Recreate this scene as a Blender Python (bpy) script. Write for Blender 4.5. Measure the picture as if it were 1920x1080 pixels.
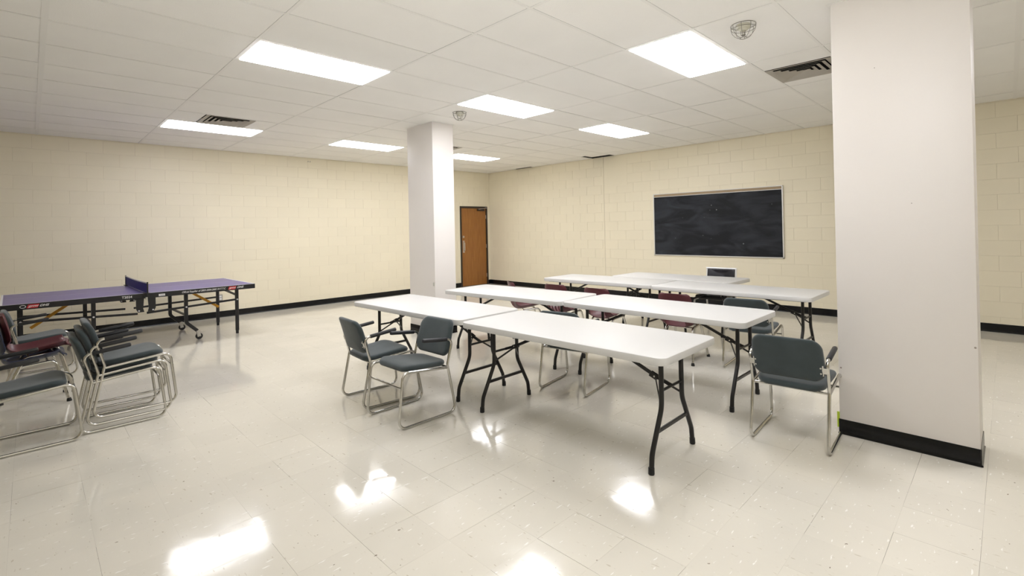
import bpy, bmesh, math, random
from mathutils import Vector, Matrix

random.seed(7)
SC = bpy.context.scene
C = SC.collection
PI = math.pi
for o in list(bpy.data.objects):
    bpy.data.objects.remove(o)

# ------------------------------------------------------------------ camera, world, exposure
H = 3.0616            # ceiling height
XW, YW = 5.357, 8.431  # right wall plane (x), left wall plane (y)
XB, YB = -8.5, -5.0    # unseen walls behind the camera
T = 0.6096

yaw, pit, rol = 0.7900, 0.0040, -0.0210
F = Vector((math.cos(yaw), math.sin(yaw), 0))
R = Vector((math.sin(yaw), -math.cos(yaw), 0))
U = Vector((0, 0, 1))
F2 = math.cos(pit) * F + math.sin(pit) * U
U2 = -math.sin(pit) * F + math.cos(pit) * U
R3 = math.cos(rol) * R + math.sin(rol) * U2
U3 = -math.sin(rol) * R + math.cos(rol) * U2
cd = bpy.data.cameras.new('camera')
cam = bpy.data.objects.new('camera', cd)
C.objects.link(cam)
m = Matrix((R3, U3, -F2)).transposed().to_4x4()
m.translation = Vector((-3.751, -1.742, 1.508))
cam.matrix_world = m
cd.sensor_width = 36
cd.lens = 917.6 / 1920 * 36
cd.shift_x = (960 - 964.42) / 1920
cd.shift_y = (425.22 - 540) / 1920
cd.clip_start = 0.05
SC.camera = cam

w = bpy.data.worlds.new('world')
SC.world = w
w.use_nodes = True
w.node_tree.nodes['Background'].inputs[0].default_value = (0.9, 0.95, 1, 1)
w.node_tree.nodes['Background'].inputs[1].default_value = 0.02
SC.view_settings.view_transform = 'Standard'
SC.view_settings.look = 'None'
SC.view_settings.exposure = 1.02
SC.view_settings.gamma = 1
SC.view_settings.use_curve_mapping = False
LAMP = 8.6            # radiance of the fluorescent diffusers
LAMP_COL = (0.96, 0.965, 1.02, 1)

# the photographer's flash, held just above the camera and bounced off the ceiling
fl = bpy.data.lights.new('bounced_flash', 'SPOT')
fl.energy = 165
fl.color = (1.0, 0.985, 0.95)
fl.shadow_soft_size = 0.12
fl.spot_size = math.radians(130)
fl.spot_blend = 1.0
flo = bpy.data.objects.new('bounced_flash', fl)
C.objects.link(flo)
flo.location = Vector((-3.751, -1.742, 1.80)) - F * 0.15
flo.rotation_euler = (F * math.cos(math.radians(40)) + U * math.sin(math.radians(40))).to_track_quat('-Z', 'Y').to_euler()


# ------------------------------------------------------------------ materials
def mat(name, col, rough=0.5, metal=0.0, spec=0.5, **kw):
    mt = bpy.data.materials.new(name)
    mt.use_nodes = True
    b = mt.node_tree.nodes['Principled BSDF']
    b.inputs['Base Color'].default_value = (*col, 1)
    b.inputs['Roughness'].default_value = rough
    b.inputs['Metallic'].default_value = metal
    b.inputs['Specular IOR Level'].default_value = spec
    if 'sheen' in kw:
        b.inputs['Sheen Weight'].default_value = kw['sheen']
    return mt


def nd(mt, t, **kw):
    n = mt.node_tree.nodes.new(t)
    for k, v in kw.items():
        setattr(n, k, v)
    return n


def lk(mt, a, b):
    mt.node_tree.links.new(a, b)


def bump_noise(mt, scale, dist, strength=0.5, detail=3, coord='pos', vec=None):
    b = mt.node_tree.nodes['Principled BSDF']
    no = nd(mt, 'ShaderNodeTexNoise')
    no.inputs['Scale'].default_value = scale
    no.inputs['Detail'].default_value = detail
    if vec is None:
        if coord == 'pos':
            g = nd(mt, 'ShaderNodeNewGeometry')
            vec = g.outputs['Position']
        else:
            vec = nd(mt, 'ShaderNodeTexCoord').outputs['Object']
    lk(mt, vec, no.inputs['Vector'])
    bp = nd(mt, 'ShaderNodeBump')
    bp.inputs['Strength'].default_value = strength
    bp.inputs['Distance'].default_value = dist
    lk(mt, no.outputs['Fac'], bp.inputs['Height'])
    lk(mt, bp.outputs['Normal'], b.inputs['Normal'])
    return no


def tone(mt, col, amp=0.04, noise_scale=1.5, noise_amp=0.04, coord='pos'):
    """base colour varied a little from piece to piece and across a surface"""
    b = mt.node_tree.nodes['Principled BSDF']
    oi = nd(mt, 'ShaderNodeObjectInfo')
    g = nd(mt, 'ShaderNodeNewGeometry')
    add = nd(mt, 'ShaderNodeMath', operation='ADD')
    lk(mt, oi.outputs['Random'], add.inputs[0])
    lk(mt, g.outputs['Random Per Island'], add.inputs[1])
    fr = nd(mt, 'ShaderNodeMath', operation='FRACT')
    lk(mt, add.outputs[0], fr.inputs[0])
    mr = nd(mt, 'ShaderNodeMapRange')
    mr.inputs['To Min'].default_value = 1 - amp
    mr.inputs['To Max'].default_value = 1 + amp
    lk(mt, fr.outputs[0], mr.inputs['Value'])
    no = nd(mt, 'ShaderNodeTexNoise')
    no.inputs['Scale'].default_value = noise_scale
    no.inputs['Detail'].default_value = 4
    lk(mt, g.outputs['Position'], no.inputs['Vector'])
    mr2 = nd(mt, 'ShaderNodeMapRange')
    mr2.inputs['From Min'].default_value = 0.3
    mr2.inputs['From Max'].default_value = 0.7
    mr2.inputs['To Min'].default_value = 1 - noise_amp
    mr2.inputs['To Max'].default_value = 1 + noise_amp
    lk(mt, no.outputs['Fac'], mr2.inputs['Value'])
    mu = nd(mt, 'ShaderNodeMath', operation='MULTIPLY')
    lk(mt, mr.outputs[0], mu.inputs[0])
    lk(mt, mr2.outputs[0], mu.inputs[1])
    vm = nd(mt, 'ShaderNodeVectorMath', operation='SCALE')
    vm.inputs[0].default_value = col
    lk(mt, mu.outputs[0], vm.inputs['Scale'])
    lk(mt, vm.outputs[0], b.inputs['Base Color'])
    return vm


M = {}
M['block'] = mat('painted block', (0.86, 0.79, 0.615), 0.42, spec=0.4)
tone(M['block'], (0.86, 0.79, 0.615), 0.012, 0.8, 0.02)
bump_noise(M['block'], 90, 0.0012, 0.5, 4)
M['mortar'] = mat('painted mortar', (0.78, 0.71, 0.55), 0.6)
M['pillar'] = mat('pillar paint', (0.83, 0.79, 0.75), 0.45, spec=0.4)
tone(M['pillar'], (0.83, 0.79, 0.75), 0.0, 1.2, 0.015)
bump_noise(M['pillar'], 60, 0.0008, 0.4, 4)
M['vinyl'] = mat('black vinyl base', (0.004, 0.0045, 0.006), 0.20, spec=0.35)
bump_noise(M['vinyl'], 6, 0.004, 0.4, 2)
M['tile_c'] = mat('ceiling tile', (0.92, 0.905, 0.87), 0.9, spec=0.1)
tone(M['tile_c'], (0.92, 0.905, 0.87), 0.012, 2.0, 0.015)
bump_noise(M['tile_c'], 160, 0.002, 0.6, 3)
M['tee'] = mat('ceiling tee', (0.88, 0.865, 0.83), 0.6)
M['plenum'] = mat('plenum', (0.05, 0.048, 0.042), 0.95)
M['joint'] = mat('floor joint', (0.20, 0.17, 0.13), 0.5)
M['white_plastic'] = mat('table plastic', (0.65, 0.642, 0.62), 0.42, spec=0.45)
bump_noise(M['white_plastic'], 250, 0.0008, 0.35, 2)
M['leg_metal'] = mat('charcoal powder coat', (0.014, 0.013, 0.013), 0.36, spec=0.4)
M['rubber'] = mat('black rubber', (0.012, 0.012, 0.012), 0.6)
M['chrome'] = mat('chrome', (0.58, 0.57, 0.54), 0.12, 1.0)
M['steel'] = mat('zinc plate', (0.62, 0.61, 0.57), 0.32, 0.9)
M['fabric'] = mat('charcoal green fabric', (0.044, 0.058, 0.062), 0.85, spec=0.25, sheen=0.35)
tone(M['fabric'], (0.044, 0.058, 0.062), 0.03, 9, 0.12)
bump_noise(M['fabric'], 900, 0.0006, 0.5, 2)
M['arm'] = mat('black arm pad', (0.020, 0.021, 0.024), 0.42)
M['maroon'] = mat('maroon plastic', (0.090, 0.017, 0.024), 0.38)
bump_noise(M['maroon'], 300, 0.0006, 0.4, 2)
M['blue_plastic'] = mat('navy plastic', (0.006, 0.013, 0.050), 0.35)
M['black_vinyl_pad'] = mat('black vinyl pad', (0.008, 0.008, 0.013), 0.25, spec=0.5)
M['white_frame'] = mat('silver white frame', (0.82, 0.82, 0.82), 0.3, 0.3)
M['tt_top'] = mat('table tennis top', (0.085, 0.060, 0.290), 0.30, spec=0.6)
M['tt_black'] = mat('table tennis black', (0.010, 0.010, 0.012), 0.35)
M['tt_white'] = mat('table tennis line', (0.80, 0.80, 0.82), 0.4)
M['tt_net'] = mat('net blue', (0.022, 0.020, 0.25), 0.7)
M['yellow_bar'] = mat('yellow bar', (0.75, 0.36, 0.02), 0.45)
M['red'] = mat('red print', (0.62, 0.02, 0.03), 0.4)
M['print'] = mat('white print', (0.85, 0.85, 0.85), 0.5)
M['wood'] = mat('door veneer', (0.33, 0.135, 0.03), 0.38)
M['door_frame'] = mat('door frame paint', (0.030, 0.020, 0.012), 0.4)
M['brass'] = mat('worn steel', (0.55, 0.48, 0.42), 0.3, 0.9)
M['alu'] = mat('aluminium frame', (0.78, 0.77, 0.74), 0.35, 0.6)
M['cork'] = mat('cork rail', (0.36, 0.27, 0.17), 0.8)
M['vent'] = mat('vent grey', (0.42, 0.39, 0.34), 0.5, 0.0)
M['vent_dark'] = mat('vent throat', (0.02, 0.02, 0.018), 0.8)
M['detector'] = mat('detector cream', (0.55, 0.53, 0.43), 0.4)
M['wire'] = mat('guard wire', (0.20, 0.19, 0.16), 0.4, 0.3)
M['outlet'] = mat('outlet grey', (0.40, 0.38, 0.32), 0.4)
M['dark_hole'] = mat('slot', (0.02, 0.02, 0.02), 0.8)
M['neon'] = mat('neon yellow tape', (0.62, 0.80, 0.05), 0.5)
M['chip'] = mat('chipped plaster', (0.35, 0.30, 0.26), 0.8)

lm = bpy.data.materials.new('diffuser light')
lm.use_nodes = True
b = lm.node_tree.nodes['Principled BSDF']
b.inputs['Base Color'].default_value = (0.9, 0.9, 0.88, 1)
b.inputs['Emission Color'].default_value = LAMP_COL
b.inputs['Emission Strength'].default_value = LAMP
M['lamp'] = lm

# wood grain
mt = M['wood']
b = mt.node_tree.nodes['Principled BSDF']
g = nd(mt, 'ShaderNodeNewGeometry')
mp = nd(mt, 'ShaderNodeMapping')
mp.inputs['Scale'].default_value = (18, 18, 1.2)
lk(mt, g.outputs['Position'], mp.inputs['Vector'])
no = nd(mt, 'ShaderNodeTexNoise')
no.inputs['Scale'].default_value = 2.2
no.inputs['Detail'].default_value = 6
lk(mt, mp.outputs[0], no.inputs['Vector'])
cr = nd(mt, 'ShaderNodeValToRGB')
cr.color_ramp.elements[0].position = 0.3
cr.color_ramp.elements[0].color = (0.27, 0.105, 0.022, 1)
cr.color_ramp.elements[1].position = 0.75
cr.color_ramp.elements[1].color = (0.38, 0.165, 0.038, 1)
lk(mt, no.outputs['Fac'], cr.inputs[0])
lk(mt, cr.outputs[0], b.inputs['Base Color'])

# chalkboard: slate with wiped chalk haze and specks
mt = M['slate'] = mat('chalkboard slate', (0.02, 0.022, 0.026), 0.6, spec=0.25)
b = mt.node_tree.nodes['Principled BSDF']
g = nd(mt, 'ShaderNodeNewGeometry')
mp = nd(mt, 'ShaderNodeMapping')
mp.inputs['Scale'].default_value = (1, 0.8, 2.2)
mp.inputs['Rotation'].default_value = (0.5, 0, 0)
lk(mt, g.outputs['Position'], mp.inputs['Vector'])
no = nd(mt, 'ShaderNodeTexNoise')
no.inputs['Scale'].default_value = 2.0
no.inputs['Detail'].default_value = 7
no.inputs['Distortion'].default_value = 1.2
lk(mt, mp.outputs[0], no.inputs['Vector'])
cr = nd(mt, 'ShaderNodeValToRGB')
cr.color_ramp.elements[0].position = 0.38
cr.color_ramp.elements[0].color = (0.010, 0.011, 0.014, 1)
cr.color_ramp.elements[1].position = 0.78
cr.color_ramp.elements[1].color = (0.040, 0.046, 0.058, 1)
lk(mt, no.outputs['Fac'], cr.inputs[0])
vo = nd(mt, 'ShaderNodeTexVoronoi')
vo.inputs['Scale'].default_value = 7
lk(mt, g.outputs['Position'], vo.inputs['Vector'])
mr = nd(mt, 'ShaderNodeMapRange')
mr.inputs['From Min'].default_value = 0.05
mr.inputs['From Max'].default_value = 0.10
mr.inputs['To Min'].default_value = 0.55
mr.inputs['To Max'].default_value = 0.0
lk(mt, vo.outputs['Distance'], mr.inputs['Value'])
n2 = nd(mt, 'ShaderNodeTexNoise')
n2.inputs['Scale'].default_value = 3.0
lk(mt, g.outputs['Position'], n2.inputs['Vector'])
mr2 = nd(mt, 'ShaderNodeMapRange')
mr2.inputs['From Min'].default_value = 0.5
mr2.inputs['From Max'].default_value = 0.65
lk(mt, n2.outputs['Fac'], mr2.inputs['Value'])
mu = nd(mt, 'ShaderNodeMath', operation='MULTIPLY')
lk(mt, mr.outputs[0], mu.inputs[0])
lk(mt, mr2.outputs[0], mu.inputs[1])
mx = nd(mt, 'ShaderNodeMixRGB')
mx.inputs[2].default_value = (0.40, 0.42, 0.44, 1)
lk(mt, mu.outputs[0], mx.inputs[0])
lk(mt, cr.outputs[0], mx.inputs[1])
lk(mt, mx.outputs[0], b.inputs['Base Color'])

# waxed vinyl floor tile with flecks
FLOOR_COL = (0.705, 0.668, 0.578)
mt = M['tile_f'] = mat('waxed floor tile', FLOOR_COL, 0.085, spec=0.55)
b = mt.node_tree.nodes['Principled BSDF']
vm = tone(mt, FLOOR_COL, 0.022, 1.1, 0.03)
g = nd(mt, 'ShaderNodeNewGeometry')


def flecks(scale, rot, lo, hi):
    mp = nd(mt, 'ShaderNodeMapping')
    mp.inputs['Scale'].default_value = scale
    mp.inputs['Rotation'].default_value = (0, 0, rot)
    lk(mt, g.outputs['Position'], mp.inputs['Vector'])
    no = nd(mt, 'ShaderNodeTexNoise')
    no.inputs['Scale'].default_value = 1
    no.inputs['Detail'].default_value = 2
    lk(mt, mp.outputs[0], no.inputs['Vector'])
    mr = nd(mt, 'ShaderNodeMapRange')
    mr.inputs['From Min'].default_value = lo
    mr.inputs['From Max'].default_value = hi
    lk(mt, no.outputs['Fac'], mr.inputs['Value'])
    return mr.outputs[0]


f1 = flecks((16, 62, 1), 0.12, 0.675, 0.72)
f2 = flecks((62, 18, 1), 0.05, 0.68, 0.73)
f3 = flecks((26, 34, 1), 0.4, 0.737, 0.76)
m1 = nd(mt, 'ShaderNodeMixRGB')
m1.inputs[2].default_value = (0.86, 0.84, 0.78, 1)
lk(mt, f1, m1.inputs[0])
lk(mt, vm.outputs[0], m1.inputs[1])
m2 = nd(mt, 'ShaderNodeMixRGB')
m2.inputs[2].default_value = (0.56, 0.51, 0.41, 1)
lk(mt, f2, m2.inputs[0])
lk(mt, m1.outputs[0], m2.inputs[1])
m3 = nd(mt, 'ShaderNodeMixRGB')
m3.inputs[2].default_value = (0.24, 0.20, 0.15, 1)
lk(mt, f3, m3.inputs[0])
lk(mt, m2.outputs[0], m3.inputs[1])
lk(mt, m3.outputs[0], b.inputs['Base Color'])
no = nd(mt, 'ShaderNodeTexNoise')
no.inputs['Scale'].default_value = 3.0
no.inputs['Detail'].default_value = 3
lk(mt, g.outputs['Position'], no.inputs['Vector'])
bp = nd(mt, 'ShaderNodeBump')
bp.inputs['Strength'].default_value = 0.35
bp.inputs['Distance'].default_value = 0.004
lk(mt, no.outputs['Fac'], bp.inputs['Height'])
n5 = nd(mt, 'ShaderNodeTexNoise')
n5.inputs['Scale'].default_value = 45
n5.inputs['Detail'].default_value = 2
lk(mt, g.outputs['Position'], n5.inputs['Vector'])
bp2 = nd(mt, 'ShaderNodeBump')
bp2.inputs['Strength'].default_value = 0.12
bp2.inputs['Distance'].default_value = 0.0006
lk(mt, n5.outputs['Fac'], bp2.inputs['Height'])
lk(mt, bp.outputs[0], bp2.inputs['Normal'])
lk(mt, bp2.outputs[0], b.inputs['Normal'])
n4 = nd(mt, 'ShaderNodeTexNoise')
n4.inputs['Scale'].default_value = 2.2
n4.inputs['Detail'].default_value = 5
lk(mt, g.outputs['Position'], n4.inputs['Vector'])
mr = nd(mt, 'ShaderNodeMapRange')
mr.inputs['From Min'].default_value = 0.35
mr.inputs['From Max'].default_value = 0.7
mr.inputs['To Min'].default_value = 0.06
mr.inputs['To Max'].default_value = 0.15
lk(mt, n4.outputs['Fac'], mr.inputs['Value'])
lk(mt, mr.outputs[0], b.inputs['Roughness'])


# ------------------------------------------------------------------ helpers
def link(name, me, parent=None):
    o = bpy.data.objects.new(name, me)
    C.objects.link(o)
    if parent is not None:
        o.parent = parent
    return o


def obj(name, bm, m_, parent=None, smooth=None):
    me = bpy.data.meshes.new(name)
    bmesh.ops.recalc_face_normals(bm, faces=bm.faces)
    if smooth is not None:
        for f in bm.faces:
            f.smooth = True
        for e in bm.edges:
            if len(e.link_faces) == 2 and e.calc_face_angle(0) > smooth:
                e.smooth = False
    bm.to_mesh(me)
    bm.free()
    me.materials.append(m_)
    return link(name, me, parent)


def tag(o, label, cat, group=None, kind=None):
    o['label'] = label
    o['category'] = cat
    if group:
        o['group'] = group
    if kind:
        o['kind'] = kind
    return o


def thing(name, label, cat, loc=(0, 0, 0), rz=0.0, group=None, kind=None):
    o = bpy.data.objects.new(name, None)
    C.objects.link(o)
    o.empty_display_size = 0.1
    o.location = loc
    o.rotation_euler = (0, 0, rz)
    return tag(o, label, cat, group, kind)


def kids(o):
    return [c for c in bpy.data.objects if c.parent == o]


def dup(root, loc, rz, label, group=None, rot=None):
    r = root.copy()
    C.objects.link(r)
    r.location = loc
    r.rotation_euler = rot if rot else (0, 0, rz)
    r['label'] = label
    if group:
        r['group'] = group
    for ch in kids(root):
        c = ch.copy()
        C.objects.link(c)
        c.parent = r
        for g_ in kids(ch):
            d = g_.copy()
            C.objects.link(d)
            d.parent = c
    return r


def box(bm, x0, x1, y0, y1, z0, z1, bev=0.0, seg=1):
    r = bmesh.ops.create_cube(bm, size=1)
    vs = r['verts']
    for v in vs:
        v.co = Vector(((x0 + x1) / 2 + v.co.x * (x1 - x0), (y0 + y1) / 2 + v.co.y * (y1 - y0), (z0 + z1) / 2 + v.co.z * (z1 - z0)))
    if bev > 0:
        es = list({e for v in vs for e in v.link_edges})
        bmesh.ops.bevel(bm, geom=es, offset=bev, segments=seg, affect='EDGES', profile=0.5)
    return vs


def bar(bm, a, b_, wx, wz, bev=0.0, up=(0, 0, 1)):
    """rectangular bar from a to b_, wx wide sideways and wz along up"""
    a, b_ = Vector(a), Vector(b_)
    d = (b_ - a)
    L = d.length
    d.normalize()
    up = Vector(up)
    s = d.cross(up)
    if s.length < 1e-4:
        s = d.cross(Vector((1, 0, 0)))
    s.normalize()
    u = s.cross(d)
    vs = box(bm, -L / 2, L / 2, -wx / 2, wx / 2, -wz / 2, wz / 2)
    mid = (a + b_) / 2
    if bev > 0:
        es = list({e for v in vs for e in v.link_edges})
        out = bmesh.ops.bevel(bm, geom=es, offset=bev, segments=1, affect='EDGES')
        vs = list({v for f in out['faces'] for v in f.verts} | {v for v in vs if v.is_valid})
    for v in vs:
        v.co = mid + d * v.co.x + s * v.co.y + u * v.co.z


def fillet(pts, rad, n=5):
    pts = [Vector(p) for p in pts]
    out = [pts[0]]
    for i in range(1, len(pts) - 1):
        p = pts[i]
        r = rad[i] if isinstance(rad, (list, tuple)) else rad
        a = (pts[i - 1] - p)
        b_ = (pts[i + 1] - p)
        la, lb = a.length, b_.length
        a.normalize()
        b_.normalize()
        ang = a.angle(b_)
        if r <= 0 or abs(ang - PI) < 0.02:
            out.append(p)
            continue
        d = min(r / math.tan(ang / 2), la * 0.48, lb * 0.48)
        rr = d * math.tan(ang / 2)
        c = p + (a + b_).normalized() * (rr / math.sin(ang / 2))
        v0 = (p + a * d) - c
        v1 = (p + b_ * d) - c
        tot = v0.angle(v1)
        for k in range(n + 1):
            t = k / n
            out.append(c + (v0 * math.sin((1 - t) * tot) + v1 * math.sin(t * tot)) / math.sin(tot))
    out.append(pts[-1])
    return out


def tube(bm, pts, r, seg=10, closed=False, caps=True, radii=None):
    pts = [Vector(p) for p in pts]
    n = len(pts)
    tans = []
    for i in range(n):
        if closed:
            d = pts[(i + 1) % n] - pts[i - 1]
        elif i == 0:
            d = pts[1] - pts[0]
        elif i == n - 1:
            d = pts[-1] - pts[-2]
        else:
            d = (pts[i + 1] - pts[i]).normalized() + (pts[i] - pts[i - 1]).normalized()
        tans.append(d.normalized())
    t0 = tans[0]
    ref = Vector((0, 0, 1)) if abs(t0.z) < 0.9 else Vector((0, 1, 0))
    u = t0.cross(ref).normalized()
    rings = []
    for i in range(n):
        t = tans[i]
        u = (u - t * u.dot(t)).normalized()
        v = t.cross(u)
        rr = radii[i] if radii else r
        rings.append([bm.verts.new(pts[i] + (u * math.cos(2 * PI * k / seg) + v * math.sin(2 * PI * k / seg)) * rr) for k in range(seg)])
    rng = range(n) if closed else range(n - 1)
    for i in rng:
        A, B = rings[i], rings[(i + 1) % n]
        for k in range(seg):
            bm.faces.new((A[k], A[(k + 1) % seg], B[(k + 1) % seg], B[k]))
    if caps and not closed:
        bm.faces.new(rings[0][::-1])
        bm.faces.new(rings[-1])


def cyl(bm, a, b_, r, seg=16, r2=None):
    tube(bm, [a, b_], r, seg, radii=[r, r if r2 is None else r2])


def rrect(wx, wy, r, n=6):
    pts = []
    for cx, cy, a0 in ((wx / 2 - r, wy / 2 - r, 0), (-wx / 2 + r, wy / 2 - r, PI / 2), (-wx / 2 + r, -wy / 2 + r, PI), (wx / 2 - r, -wy / 2 + r, 1.5 * PI)):
        for k in range(n + 1):
            a = a0 + PI / 2 * k / n
            pts.append((cx + r * math.cos(a), cy + r * math.sin(a)))
    return pts


def rings_solid(bm, rings):
    """closed surface through rings of equal length; first and last ring capped"""
    vs = [[bm.verts.new(p) for p in r_] for r_ in rings]
    n = len(vs[0])
    for i in range(len(vs) - 1):
        for k in range(n):
            bm.faces.new((vs[i][k], vs[i][(k + 1) % n], vs[i + 1][(k + 1) % n], vs[i + 1][k]))
    bm.faces.new(vs[0][::-1])
    bm.faces.new(vs[-1])


def cushion(outline, th, puff, f, steps=(1, 0.985, 0.95, 0.86, 0.6, 0.3)):
    """padded panel. outline: closed 2D loop; f(a, b, t) maps to 3D, t = height through the pad"""
    bm = bmesh.new()
    prof = [0.0, 0.55, 0.85, 1.0, 1.0 + puff * 0.7, 1.0 + puff]
    rings = []
    for s, t in list(zip(steps, prof))[::-1]:
        rings.append([f(x * s, y * s, -t * th / 2) for x, y in outline])
    for s, t in list(zip(steps, prof))[1:]:
        rings.append([f(x * s, y * s, t * th / 2) for x, y in outline])
    rings_solid(bm, rings)
    return bm


def text_mesh(s, size, m_, parent, loc, rot, shear=0.0, name='lettering', ext=0.0004, xscale=1.0, bold=0.0):
    cu = bpy.data.curves.new('t', 'FONT')
    cu.body = s
    cu.size = size
    cu.shear = shear
    cu.extrude = ext
    cu.offset = bold
    cu.align_x = 'CENTER'
    cu.align_y = 'CENTER'
    tmp = bpy.data.objects.new('t', cu)
    C.objects.link(tmp)
    bpy.context.view_layer.update()
    me = bpy.data.meshes.new_from_object(tmp)
    bpy.data.objects.remove(tmp)
    bpy.data.curves.remove(cu)
    me.materials.clear()
    me.materials.append(m_)
    for v in me.vertices:
        v.co.x *= xscale
    o = link(name, me, parent)
    o.location = loc
    o.rotation_euler = rot
    return o


# ------------------------------------------------------------------ the room
# floor: sub-floor + vinyl tiles
bm = bmesh.new()
box(bm, XB - 0.2, XW + 0.2, YB - 0.2, YW + 0.2, -0.15, -0.0025)
floor = tag(obj('floor', bm, M['joint']), 'waxed cream vinyl tile floor reflecting the ceiling lights', 'floor', kind='structure')
FT = 0.3048
FX0, FY0 = -2.015, 0.81
CAM = Vector((-3.751, -1.742, 1.508))


def view(p):
    d = Vector(p) - CAM
    z = d.dot(F2)
    if z < 0.15:
        return None
    return (964.4 + 917.6 * d.dot(R3) / z, 425.2 - 917.6 * d.dot(U3) / z, z)


cells = []
i0, i1 = math.ceil((XB - FX0) / FT), math.floor((XW - FX0) / FT)
j0, j1 = math.ceil((YB - FY0) / FT), math.floor((YW - FY0) / FT)
for i in range(i0 - 1, i1 + 1):
    for j in range(j0 - 1, j1 + 1):
        x0, x1 = max(XB, FX0 + i * FT), min(XW, FX0 + (i + 1) * FT)
        y0, y1 = max(YB, FY0 + j * FT), min(YW, FY0 + (j + 1) * FT)
        full = (x1 - x0 > FT - 0.001 and y1 - y0 > FT - 0.001)
        v = view(((x0 + x1) / 2, (y0 + y1) / 2, 0))
        vis = v is not None and -120 < v[0] < 2040 and v[1] < 1200
        cells.append((v[2] if vis else 1e3, x0, x1, y0, y1, full, vis))
cells.sort()
tile_protos = []
for g0, g1 in ((0.0001, 0.0001), (0.0001, 0.0010), (0.0009, 0.0001), (0.0001, 0.0001), (0.0002, 0.0004), (0.0001, 0.0001)):
    bm = bmesh.new()
    box(bm, -FT / 2 + g0, FT / 2 - g0, -FT / 2 + g1, FT / 2 - g1, -0.0025, 0.0)
    me = bpy.data.meshes.new('floor_tile')
    bm.to_mesh(me)
    bm.free()
    me.materials.append(M['tile_f'])
    tile_protos.append(me)
bm2 = bmesh.new()
cnt = 0
for c in cells:
    _, x0, x1, y0, y1, full, vis = c
    if vis and full and cnt < 300:
        o = link('floor_tile', random.choice(tile_protos), floor)
        o.location = ((x0 + x1) / 2, (y0 + y1) / 2, 0)
        o.rotation_euler = (random.gauss(0, 0.0007), random.gauss(0, 0.0007), 0)
        cnt += 1
    elif x1 - x0 > 0.004 and y1 - y0 > 0.004:
        gx, gy = random.choice((0.0001, 0.0001, 0.0005)), random.choice((0.0001, 0.0001, 0.0005))
        box(bm2, x0 + gx, x1 - gx, y0 + gy, y1 - gy, -0.0025, 0.0)
o = obj('floor_tiles_beyond', bm2, M['tile_f'], floor)
o['kind'] = 'stuff'

# ceiling: slab + tee grid + lay-in tiles on a 4 x 2 ft grid
bm = bmesh.new()
box(bm, XB - 0.2, XW + 0.2, YB - 0.2, YW + 0.2, H + 0.18, H + 0.3)
ceiling = tag(obj('ceiling', bm, M['plenum']), 'suspended ceiling of off-white tiles in a thin grid', 'ceiling', kind='structure')
CW, CD = 2 * T, T       # cell 4 ft in x, 2 ft in y ; node (k, j) -> (k*CW, j*CD)
lights = {(-2, 4), (0, 0), (0, 4), (2, 4), (-2, 10), (0, 10), (2, 10), (-2, -3), (1, -5)}  # last two cells: unseen panels added as fill light
vents = {(1, -1): 1.905, (-2, 9): -1.815, (1, 9): 1.80}
TT = 0.012
bmt = bmesh.new()
box(bmt, -CW / 2 + TT, CW / 2 - TT, -CD / 2 + TT, CD / 2 - TT, 0.0015, 0.016, 0.0015)
tile_me = None
PIL = [(0.343, 0.715, -1.60, -0.87), (0.343, 0.715, 4.015, 4.665)]
for k in range(math.floor(XB / CW), math.ceil(XW / CW)):
    for j in range(math.floor(YB / CD), math.ceil(YW / CD)):
        x0, x1 = max(XB, k * CW), min(XW, (k + 1) * CW)
        y0, y1 = max(YB, j * CD), min(YW, (j + 1) * CD)
        if x1 - x0 < 0.05 or y1 - y0 < 0.03 or (k, j) in lights:
            continue
        if (k, j) in vents:
            vx = vents[(k, j)]
            for a, b_ in ((x0 + TT, vx - 0.30), (vx + 0.30, x1 - TT)):
                bm = bmesh.new()
                box(bm, a, b_, y0 + TT, y1 - TT, H + 0.0015, H + 0.016, 0.003)
                obj('ceiling_tile', bm, M['tile_c'], ceiling)
            continue
        full = (x1 - x0 > CW - 0.001 and y1 - y0 > CD - 0.001)
        if full:
            if tile_me is None:
                o = obj('ceiling_tile', bmt, M['tile_c'], ceiling)
                tile_me = o.data
            else:
                o = link('ceiling_tile', tile_me, ceiling)
            o.location = ((x0 + x1) / 2, (y0 + y1) / 2, H + random.uniform(0, 0.0012))
        else:
            xe, ye, ys, dz = x1 - (0.004 if x1 == XW else TT), y1 - (0.004 if y1 == YW else TT), y0 + TT, 0
            if j == 7 and x1 == XW:       # the ill-fitting tile by the chalkboard wall
                xe, ye, dz = XW - 0.20, y1 - 0.12, 0.0
            if j == 11 and x1 == XW:
                xe = XW - 0.10
            bm = bmesh.new()
            box(bm, x0 + TT, xe, ys, ye, H + 0.0015 + dz, H + 0.016 + dz, 0.003)
            obj('ceiling_tile', bm, M['tile_c'], ceiling)
for k in range(math.floor(XB / CW) + 1, math.ceil(XW / CW)):
    bm = bmesh.new()
    hw_ = 0.019 if k == -3 else TT + 0.0008
    box(bm, k * CW - hw_, k * CW + hw_, YB, YW, H - 0.001, H + 0.0014)
    obj('grid_runner', bm, M['tee'], ceiling)
for j in range(math.floor(YB / CD) + 1, math.ceil(YW / CD)):
    bm = bmesh.new()
    hw_ = 0.019 if j == -3 else TT + 0.0008
    box(bm, XB, XW, j * CD - hw_, j * CD + hw_, H - 0.0006, H + 0.0013)
    obj('cross_tee', bm, M['tee'], ceiling)

# dark sheets added above the tiles, standing in for shade in the gaps
bm = bmesh.new()
box(bm, XW - 0.012, XW - 0.002, YB, YW, H + 0.003, H + 0.18)
box(bm, XB, XW, YW - 0.012, YW - 0.002, H + 0.003, H + 0.18)
obj('plenum_shade', bm, M['plenum'], ceiling)

# walls of painted concrete block
BL, BH = 0.4064, 0.2032


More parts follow.
